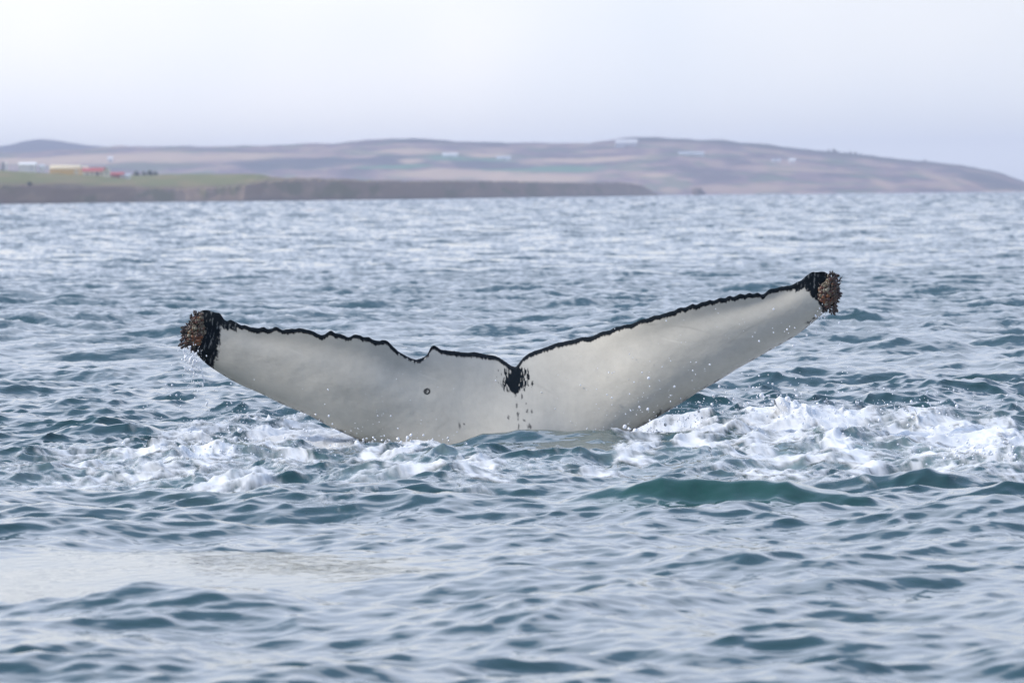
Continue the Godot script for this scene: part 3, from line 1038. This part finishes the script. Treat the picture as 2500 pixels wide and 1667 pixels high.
# cross-sections of the headland: bank x, distance, height, then plateau x, distance, height
var headland_rows := [
	[-500, 2100, 6.5, -640, 2700, 16.0], [-267, 2200, 6.7, -340, 2750, 16.2], [-227, 2250, 6.8, -282, 2800, 16.2], [-200, 2300, 7.2, -247, 2850, 15.7],
	[-185, 2380, 7.3, -226, 2900, 14.3], [-181, 2480, 7.1, -215, 2950, 13.8], [-166, 2600, 6.5, -192, 3000, 13.5], [-147, 2650, 6.0, -167, 3000, 13.7],
	[-121.5, 2688, 7.4, -135, 3000, 13.6], [-115, 2724, 8.4, -127, 3000, 12.9], [-107, 2750, 9.2, -117, 3000, 11.1], [-95, 2800, 9.4, -102, 3000, 10.6],
	[-81, 2850, 9.2, -87, 3050, 10.2], [-62, 3000, 9.0, -67, 3200, 10.1], [-34, 3300, 9.1, -36, 3500, 10.3], [-15, 3600, 9.9, -16, 3800, 10.8],
	[14, 3900, 9.7, 14, 4100, 10.4], [61, 4400, 9.7, 64, 4600, 10.4], [88, 4700, 10.4, 91, 4850, 11.0], [100, 4800, 9.5, 103, 4950, 9.7],
	[111, 4900, 7.9, 113, 5000, 7.6], [119, 5000, 4.8, 120, 5050, 4.5], [124, 5050, 2.0, 125, 5080, 2.0], [127, 5080, 0.2, 127, 5090, 0.2],
]
# fields on the far hills: kind, x, z, reach in x, reach in z
var fields := [
	["straw", -459, -7342, 214, 194], ["sage", -443, -7086, 79, 82], ["heath", -211, -7058, 132, 121], ["heath", -279, -7178, 60, 104],
	["green", -49, -7126, 64, 71], ["green", 43, -6893, 72, 78], ["green", -140, -6930, 53, 36], ["heath", -24, -7015, 54, 87],
	["straw", -127, -7327, 46, 85], ["straw", -30, -7282, 30, 72], ["straw", 94, -7109, 79, 73], ["straw", -56, -6771, 89, 99],
	["straw", 23, -6715, 75, 99], ["straw", -117, -7042, 15, 61], ["straw", 163, -6710, 23, 45], ["sand", 280, -6509, 23, 96],
	["sand", 230, -6494, 34, 60], ["sand", 175, -6476, 13, 50], ["sand", 336, -6923, 72, 46], ["sand", 418, -6618, 10, 163],
	["sand", 499, -6916, 14, 182], ["sand", 497, -6658, 6, 182], ["sand", 522, -6762, 6, 218], ["heath", 567, -6918, 34, 617],
	["straw", -306, -6790, 28, 53], ["straw", -575, -7392, 77, 148],
]

func line_at(line: PackedVector2Array, x: float) -> float:
	var last := line.size() - 1
	if x <= line[0].x:
		return line[0].y
	for i in last:
		if x < line[i + 1].x:
			var f := (x - line[i].x) / (line[i + 1].x - line[i].x)
			return lerpf(line[i].y, line[i + 1].y, f)
	return line[last].y


# the ground of the far hills; the ridge is given at 8000 m and the land narrows towards the bay like a fan
func far_ground(x: float, z: float) -> float:
	var d := -z
	var t := (d - 6400.0) / 1600.0
	var h := line_at(far_ridge, x * 8000.0 / d)
	if t <= 0.0:
		return 0.0 + t * 40.0
	if t <= 1.0:
		return h * t * (1.6 - 0.6 * t)
	return h * (1.0 - (t - 1.0) * 0.8)


func land_sheet(called: String, label: String, cols: int, rows: int, place: Callable, tint: Callable) -> void:
	var pos := PackedVector3Array()
	var col := PackedColorArray()
	var idx := PackedInt32Array()
	for r in rows:
		for c in cols:
			var p: Vector3 = place.call(float(c) / (cols - 1), float(r) / (rows - 1))
			pos.append(p)
			col.append(tint.call(p, float(c) / (cols - 1), float(r) / (rows - 1)))
			if r < rows - 1 and c < cols - 1:
				var a := r * cols + c
				idx.append_array([a, a + cols, a + 1, a + 1, a + cols, a + cols + 1])
	var nor := grid_normals(pos, idx)
	for i in nor.size():
		if nor[i].y < 0.0:
			nor[i] = -nor[i]
	var m := StandardMaterial3D.new()
	m.resource_name = called
	m.vertex_color_use_as_albedo = true
	m.roughness = 0.95
	m.metallic_specular = 0.1
	var o := commit(called, pos, nor, idx, m, col, self)
	o.set_meta("kind", "structure")
	o.set_meta("label", label)


func build_land() -> void:
	var n := FastNoiseLite.new()
	n.seed = 61
	n.frequency = 0.012
	n.fractal_octaves = 4
	var tones := {"straw": Color(0.62, 0.45, 0.31), "sage": Color(0.17, 0.18, 0.12), "heath": Color(0.075, 0.085, 0.10), "green": Color(0.10, 0.26, 0.15), "sand": Color(0.46, 0.33, 0.25)}
	land_sheet("far_hills", "long pale heath-covered hills across the bay", 460, 110,
		func(s: float, t: float) -> Vector3:
			var d := lerpf(6380.0, 8700.0, t)
			var x := lerpf(-1250.0, 1150.0, s) * d / 8000.0
			var y := far_ground(x, -d)
			y += n.get_noise_2d(x * 1.2, d * 0.4) * 2.5 * smoothstep(0.0, 0.1, t) * smoothstep(6.0, 30.0, y)
			return Vector3(x, y, -d),
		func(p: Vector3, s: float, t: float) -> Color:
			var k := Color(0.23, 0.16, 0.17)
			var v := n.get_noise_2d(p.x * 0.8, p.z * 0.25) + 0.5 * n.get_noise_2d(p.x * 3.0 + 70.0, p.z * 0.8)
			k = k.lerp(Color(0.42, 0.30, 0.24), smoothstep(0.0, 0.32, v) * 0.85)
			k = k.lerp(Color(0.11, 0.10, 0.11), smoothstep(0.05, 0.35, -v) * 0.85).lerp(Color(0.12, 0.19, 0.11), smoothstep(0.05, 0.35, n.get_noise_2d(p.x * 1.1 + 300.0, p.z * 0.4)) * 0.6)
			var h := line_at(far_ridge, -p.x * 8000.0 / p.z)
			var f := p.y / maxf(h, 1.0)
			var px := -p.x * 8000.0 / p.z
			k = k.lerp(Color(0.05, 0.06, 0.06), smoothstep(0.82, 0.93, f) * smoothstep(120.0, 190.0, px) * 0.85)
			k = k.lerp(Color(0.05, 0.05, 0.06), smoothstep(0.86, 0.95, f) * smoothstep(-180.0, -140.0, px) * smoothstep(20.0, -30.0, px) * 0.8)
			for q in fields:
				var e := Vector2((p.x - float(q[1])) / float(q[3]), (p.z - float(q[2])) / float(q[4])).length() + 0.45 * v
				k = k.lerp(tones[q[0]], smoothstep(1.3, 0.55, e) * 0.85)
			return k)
	land_sheet("mountain", "bluish mountain standing behind the hills at the left", 120, 30,
		func(s: float, t: float) -> Vector3:
			var d := lerpf(9400.0, 12400.0, t)
			var x := lerpf(-1300.0, -560.0, s)
			var h := line_at(mountain_ridge, x) * (1.0 - 0.5 * absf(d - 11000.0) / 1600.0)
			return Vector3(x * d / 11000.0, h, -d),
		func(_p: Vector3, _s: float, _t: float) -> Color: return Color(0.06, 0.06, 0.075))
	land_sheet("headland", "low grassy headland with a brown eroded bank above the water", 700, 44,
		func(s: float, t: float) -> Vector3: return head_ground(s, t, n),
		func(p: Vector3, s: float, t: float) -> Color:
			var v := n.get_noise_2d(p.x * 3.0, p.z * 0.4)
			var w := n.get_noise_2d(p.x * 9.0 + 940.0, p.y * 9.0)
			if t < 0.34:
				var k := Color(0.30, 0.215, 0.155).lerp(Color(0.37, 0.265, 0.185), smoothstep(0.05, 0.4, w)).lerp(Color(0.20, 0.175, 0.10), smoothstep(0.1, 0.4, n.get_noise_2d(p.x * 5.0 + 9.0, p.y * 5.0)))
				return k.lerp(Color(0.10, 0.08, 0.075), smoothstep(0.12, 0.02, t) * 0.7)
			var grass := Color(0.19, 0.195, 0.085).lerp(Color(0.26, 0.215, 0.11), smoothstep(-0.1, 0.4, v))
			var moor := Color(0.25, 0.19, 0.125).lerp(Color(0.16, 0.125, 0.10), smoothstep(0.0, 0.3, v))
			var k := grass.lerp(moor, smoothstep(-122.0, -108.0, p.x))
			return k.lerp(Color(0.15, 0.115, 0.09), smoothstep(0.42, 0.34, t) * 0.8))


func head_ground(s: float, t: float, n: FastNoiseLite) -> Vector3:
	var last := headland_rows.size() - 1
	var f := s * last
	var i := mini(int(f), last - 1)
	f -= i
	var r: Array = []
	for k in 6:
		r.append(lerpf(headland_rows[i][k], headland_rows[i + 1][k], f))
	var p: Vector3
	if t < 0.34:
		var q := t / 0.34
		p = Vector3(r[0], lerpf(-1.0, r[2], q), -lerpf(r[1] - 6.0, r[1] + 14.0, q))
		p.z -= 3.0 * n.get_noise_2d(p.x * 6.0, q * 40.0) * sin(PI * minf(q, 0.8))
		p.y += (0.5 * n.get_noise_2d(p.x * 4.0, 7.0) + 0.9 * n.get_noise_2d(p.x * 22.0, 7.0)) * q
	elif t < 0.8:
		var q := (t - 0.34) / 0.46
		p = Vector3(lerpf(r[0], r[3], q), lerpf(r[2], r[5], sin(q * PI * 0.5)), -lerpf(r[1] + 14.0, r[4], q))
		p.y += 0.5 * n.get_noise_2d(p.x * 4.0, 7.0 + q * 20.0) + 0.9 * n.get_noise_2d(p.x * 22.0, 7.0 + q * 60.0) * smoothstep(-150.0, -110.0, p.x)
	else:
		var q := (t - 0.8) / 0.2
		p = Vector3(r[3] * (1.0 + 0.15 * q), r[5] * (1.0 - 0.5 * q) - 2.0 * q, -(r[4] + 450.0 * q))
	return p


func gable(called: String, label: String, category: String, at: Vector3, w: float, eaves: float, ridge: float, deep: float, wall: Material, roof: Material, turn := 0.0, ends := false) -> Node3D:
	var o := thing(called, label, category, at, turn)
	var st := fresh()
	var hw := w / 2.0
	var hd := deep / 2.0
	if ends:      # gable end towards the viewer
		prism(st, PackedVector2Array([Vector2(-hw, -1.0), Vector2(-hw, eaves), Vector2(0, ridge - 0.1), Vector2(hw, eaves), Vector2(hw, -1.0)]), -hd, hd)
		part("wall", st, wall, o)
		st = fresh()
		prism(st, PackedVector2Array([Vector2(-hw - 0.3, eaves - 0.2), Vector2(0, ridge + 0.15), Vector2(hw + 0.3, eaves - 0.2), Vector2(0, ridge - 0.09)]), -hd - 0.2, hd + 0.2)
		part("roof", st, roof, o)
	else:
		box(st, Vector3(-hw, -1.0, -hd), Vector3(hw, eaves, hd))
		part("wall", st, wall, o)
		st = fresh()
		st.set_smooth_group(-1)
		var a := Vector3(-hw - 0.3, eaves, hd + 0.3)
		var b := Vector3(hw + 0.3, eaves, hd + 0.3)
		var c := Vector3(hw + 0.3, eaves, -hd - 0.3)
		var d := Vector3(-hw - 0.3, eaves, -hd - 0.3)
		var e := Vector3(-hw - 0.3, ridge, 0)
		var f := Vector3(hw + 0.3, ridge, 0)
		quad(st, a, e, f, b)
		quad(st, c, f, e, d)
		tri(st, d, e, a)
		tri(st, b, f, c)
		quad(st, a, b, c, d)
		part("roof", st, roof, o)
	return o


func add_box(called: String, lo: Vector3, hi: Vector3, m: Material, parent: Node) -> void:
	var st := fresh()
	box(st, lo, hi)
	part(called, st, m, parent)


func head_height(x: float, z: float) -> float:
	# nearest of the headland's cross-sections, then along its slope
	var best := 1e9
	var y := 10.0
	for i in headland_rows.size() - 1:
		for k in 8:
			var f := k / 8.0
			var a: Array = headland_rows[i]
			var b: Array = headland_rows[i + 1]
			var d1: float = lerpf(a[1], b[1], f) + 14.0
			var d2: float = lerpf(a[4], b[4], f)
			var q := clampf((-z - d1) / (d2 - d1), 0.0, 1.0)
			var px := lerpf(lerpf(a[0], b[0], f), lerpf(a[3], b[3], f), q)
			if absf(px - x) < best:
				best = absf(px - x)
				y = lerpf(lerpf(a[2], b[2], f), lerpf(a[5], b[5], f), sin(q * PI * 0.5))
	return y


func build_farms() -> void:
	var white := paint("white wall", Color(0.92, 0.92, 0.90))
	var cream := paint("cream wall", Color(0.88, 0.82, 0.62))
	var yellow := paint("yellow wall", Color(0.95, 0.62, 0.20))
	var pale := paint("pale yellow roof", Color(0.85, 0.72, 0.48))
	var red := paint("red roof", Color(0.50, 0.10, 0.09), 0.6)
	var brick := paint("dull red wall", Color(0.42, 0.12, 0.10))
	var grey := paint("grey metal", Color(0.24, 0.26, 0.29), 0.6)
	var glass := paint("dark window", Color(0.05, 0.05, 0.07), 0.2)
	var tin := paint("pale roof", Color(0.62, 0.66, 0.70), 0.5)
	var ground := func(x: float, z: float) -> Vector3: return Vector3(x, head_height(x, z), z)

	# the long yellow barn with an arched roof
	var o := thing("yellow_barn", "long yellow barn with a pale arched roof on the green headland", "barn", ground.call(-211, -2800))
	add_box("wall", Vector3(-7.3, -1, -5), Vector3(7.3, 2.6, 5), yellow, o)
	var st := fresh()
	st.set_smooth_group(1)
	for i in 12:
		for e in [[-7.5, -6.9], [-6.9, 6.9], [6.9, 7.5]]:
			var c := []
			for q in [[e[0], i], [e[0], i + 1], [e[1], i + 1], [e[1], i]]:
				var r := 0.80 if absf(q[0]) > 7.2 else 1.0
				c.append(Vector3(q[0], 2.55 + sin(PI * q[1] / 12.0) * 1.8 * r, cos(PI * q[1] / 12.0) * 5.2))
			quad(st, c[0], c[1], c[2], c[3])
	for e in [-7.5, 7.5]:
		for i in 12:
			var p := Vector3(e, 2.55 + sin(PI * i / 12.0) * 1.44, cos(PI * i / 12.0) * 5.2)
			var q := Vector3(e, 2.55 + sin(PI * (i + 1) / 12.0) * 1.44, cos(PI * (i + 1) / 12.0) * 5.2)
			if e < 0:
				tri(st, Vector3(e, 2.55, 0), q, p)
			else:
				tri(st, Vector3(e, 2.55, 0), p, q)
	part("roof", st, pale, o)
	add_box("door", Vector3(4.2, -1, 5.0), Vector3(6.4, 2.2, 5.08), pale, o)

	o = gable("tower_house", "square cream tower block rising behind the red roof", "building", ground.call(-205, -2840), 3.3, 3.4, 4.1, 3.3, cream, cream)
	add_box("window", Vector3(-0.6, 1.9, 1.65), Vector3(0.4, 2.7, 1.7), glass, o)
	o = gable("farmhouse", "cream farmhouse with a bright red roof beside the yellow barn", "house", ground.call(-197, -2790), 10.4, 2.2, 4.0, 6.0, cream, red)
	for x in [-3.6, -1.2, 3.4]:
		add_box("window", Vector3(x, 0.7, 3.0), Vector3(x + 0.9, 1.6, 3.06), glass, o)
	add_box("door", Vector3(1.0, -0.9, 3.0), Vector3(2.4, 1.8, 3.06), glass, o)
	o = gable("gable_house", "narrow cream house with its gable end facing the bay", "house", ground.call(-189.6, -2770), 2.9, 3.4, 4.6, 7.0, cream, cream, 0.0, true)
	add_box("window", Vector3(-0.4, 1.6, 3.5), Vector3(0.4, 2.5, 3.56), glass, o)
	o = gable("red_shed", "low dull red shed to the right of the farmhouse", "shed", ground.call(-185.5, -2780), 6.2, 1.4, 2.5, 5.0, brick, red)
	add_box("door", Vector3(1.8, -0.9, 2.5), Vector3(2.8, 1.2, 2.56), white, o)
	gable("white_outbuilding", "small white outbuilding at the right end of the farm", "shed", ground.call(-181, -2780), 3.4, 1.3, 2.1, 4.0, white, tin)
	o = gable("white_hall", "bright white hall left of the yellow barn", "hall", Vector3(-250.5, 16.6, -3060), 8.6, 3.2, 4.4, 8.0, white, white)
	add_box("door", Vector3(1.8, 0.0, 4.0), Vector3(2.5, 2.2, 4.06), tin, o)
	gable("white_cottage", "little white cottage just right of the white hall", "house", Vector3(-243, 17.0, -3060), 2.5, 1.8, 2.9, 4.0, white, tin)
	for q in [[-268.5, 2.0, 5.2, grey, "dull grey silo leftmost of the three silos"], [-264.2, 1.6, 5.0, grey, "dark grey silo in the middle of the three silos"], [-262.4, 1.3, 4.8, white, "white silo nearest the white hall"]]:
		o = thing("silo", q[4], "silo", Vector3(q[0], 16.9, -3070))
		var cyl := CylinderMesh.new()
		cyl.top_radius = q[1] / 2.0
		cyl.bottom_radius = q[1] / 2.0
		cyl.height = q[2]
		var b := MeshInstance3D.new()
		b.name = "drum"
		b.mesh = cyl
		b.position.y = q[2] / 2.0 - 1.0
		b.material_override = q[3]
		o.add_child(b)
		var cone := CylinderMesh.new()
		cone.top_radius = 0.1
		cone.bottom_radius = q[1] / 2.0 + 0.05
		cone.height = 0.6
		b = MeshInstance3D.new()
		b.name = "roof"
		b.mesh = cone
		b.position.y = q[2] - 0.7
		b.material_override = q[3]
		o.add_child(b)

	# farms on the far hills
	for q in far_farms:
		var p := Vector3(q[2], 0, q[3])
		p.y = far_ground(p.x, p.z)
		o = gable(q[0], q[1], q[6], p, q[4], q[5] * 0.55, q[5], 9.0, white, tin if q[7] else white)
		add_box("door", Vector3(-0.9, 0.0, 4.5), Vector3(0.9, 2.0, 4.56), grey, o)


var far_farms := [
	["white_house", "small white house alone on the slope above the yellow barn", -490, -7223, 6.0, 5.8, "house", false],
	["white_barn", "long white barn on the pale fields in mid slope", -73, -7152, 18.4, 6.0, "barn", false],
	["greenhouse", "pale blue greenhouse right of the long white barn", -8, -7134, 16.8, 5.0, "greenhouse", true],
	["hilltop_farm", "large white farm just under the crest of the hill", 147, -7455, 27.4, 9.6, "farm", false],
	["hillside_barn", "long pale barn on the dark slope below the crest", 220, -7160, 31.0, 4.8, "barn", true],
	["low_shed", "low pale shed on the right slope of the hill", 321, -7120, 10.9, 3.0, "shed", true],
	["slope_house", "small white house right of the low pale shed", 339, -7090, 7.4, 6.4, "house", false],
]


func crown(st: SurfaceTool, at: Vector3, r: Vector3, rng: RandomNumberGenerator) -> void:
	st.set_smooth_group(1)
	var n := 9
	var ring := 6
	var pts := []
	for j in ring + 1:
		var row := []
		var lat := PI * (float(j) / ring - 0.5)
		for i in n:
			var a := TAU * i / n
			var k := 1.0 if j == 0 or j == ring else rng.randf_range(0.72, 1.15)
			row.append(at + Vector3(cos(a) * cos(lat) * r.x, sin(lat) * r.y, sin(a) * cos(lat) * r.z) * k)
		pts.append(row)
	for j in ring:
		for i in n:
			quad(st, pts[j][i], pts[j + 1][i], pts[j + 1][(i + 1) % n], pts[j][(i + 1) % n])


func build_plants() -> void:
	var rng := RandomNumberGenerator.new()
	rng.seed = 71
	var leaf := paint("dark foliage", Color(0.05, 0.065, 0.045), 0.95)
	var wood := paint("bark", Color(0.07, 0.05, 0.04), 0.95)
	var spots := [[-184, -2900, 1.6, "rounded bush nearest the white outbuilding on the headland"], [-180.6, -2905, 1.3, "second bush from the white outbuilding on the headland"], [-177.5, -2900, 1.7, "third bush from the white outbuilding on the headland"], [-175, -2908, 1.3, "bush farthest from the white outbuilding on the headland"], [-191, -2340, 1.1, "dark bush alone on the grass below the yellow barn"]]
	for q in spots:
		var o := thing("bush", q[3], "bush", Vector3(q[0], head_height(q[0], q[1]), q[1]))
		var st := fresh()
		crown(st, Vector3(0, q[2] * 0.7, 0), Vector3(q[2] * 0.9, q[2] * 0.8, q[2]), rng)
		crown(st, Vector3(q[2] * 0.5, q[2] * 0.5, 0), Vector3(q[2] * 0.6, q[2] * 0.55, q[2] * 0.6), rng)
		part("foliage", st, leaf, o)
		st = fresh()
		box(st, Vector3(-0.12, -0.6, -0.12), Vector3(0.12, q[2] * 0.6, 0.12))
		part("stem", st, wood, o)
	for i in 9:
		var x: float = [430, 437, 441, 452, 459, 466, 473, 488, 560][i]
		var z := -7960.0
		var h: float = [4.5, 6, 4, 3.5, 5, 5, 4, 3.5, 4][i]
		var o := thing("ridge_tree", "dark tree standing on the skyline of the right slope", "tree", Vector3(x, far_ground(x, z) - 1.0, z), 0.0, "trees on the skyline")
		var st := fresh()
		crown(st, Vector3(0, h * 0.6, 0), Vector3(h * 0.35, h * 0.45, h * 0.35), rng)
		crown(st, Vector3(h * 0.25, h * 0.45, 0), Vector3(h * 0.3, h * 0.3, h * 0.3), rng)
		part("crown", st, leaf, o)
		st = fresh()
		box(st, Vector3(-0.2, -0.5, -0.2), Vector3(0.2, h * 0.5, 0.2))
		part("trunk", st, wood, o)
	# the islet off the point
	var islet := fresh()
	crown(islet, Vector3(0, 1.0, 0), Vector3(7.2, 6.0, 6.0), rng)
	var rock := part("rock_islet", islet, paint("brown rock", Color(0.15, 0.10, 0.07), 0.9), self)
	rock.position = Vector3(178, 0, -5600)
	named(rock, "rock_islet", "small brown rock islet off the point of the headland", "rock")
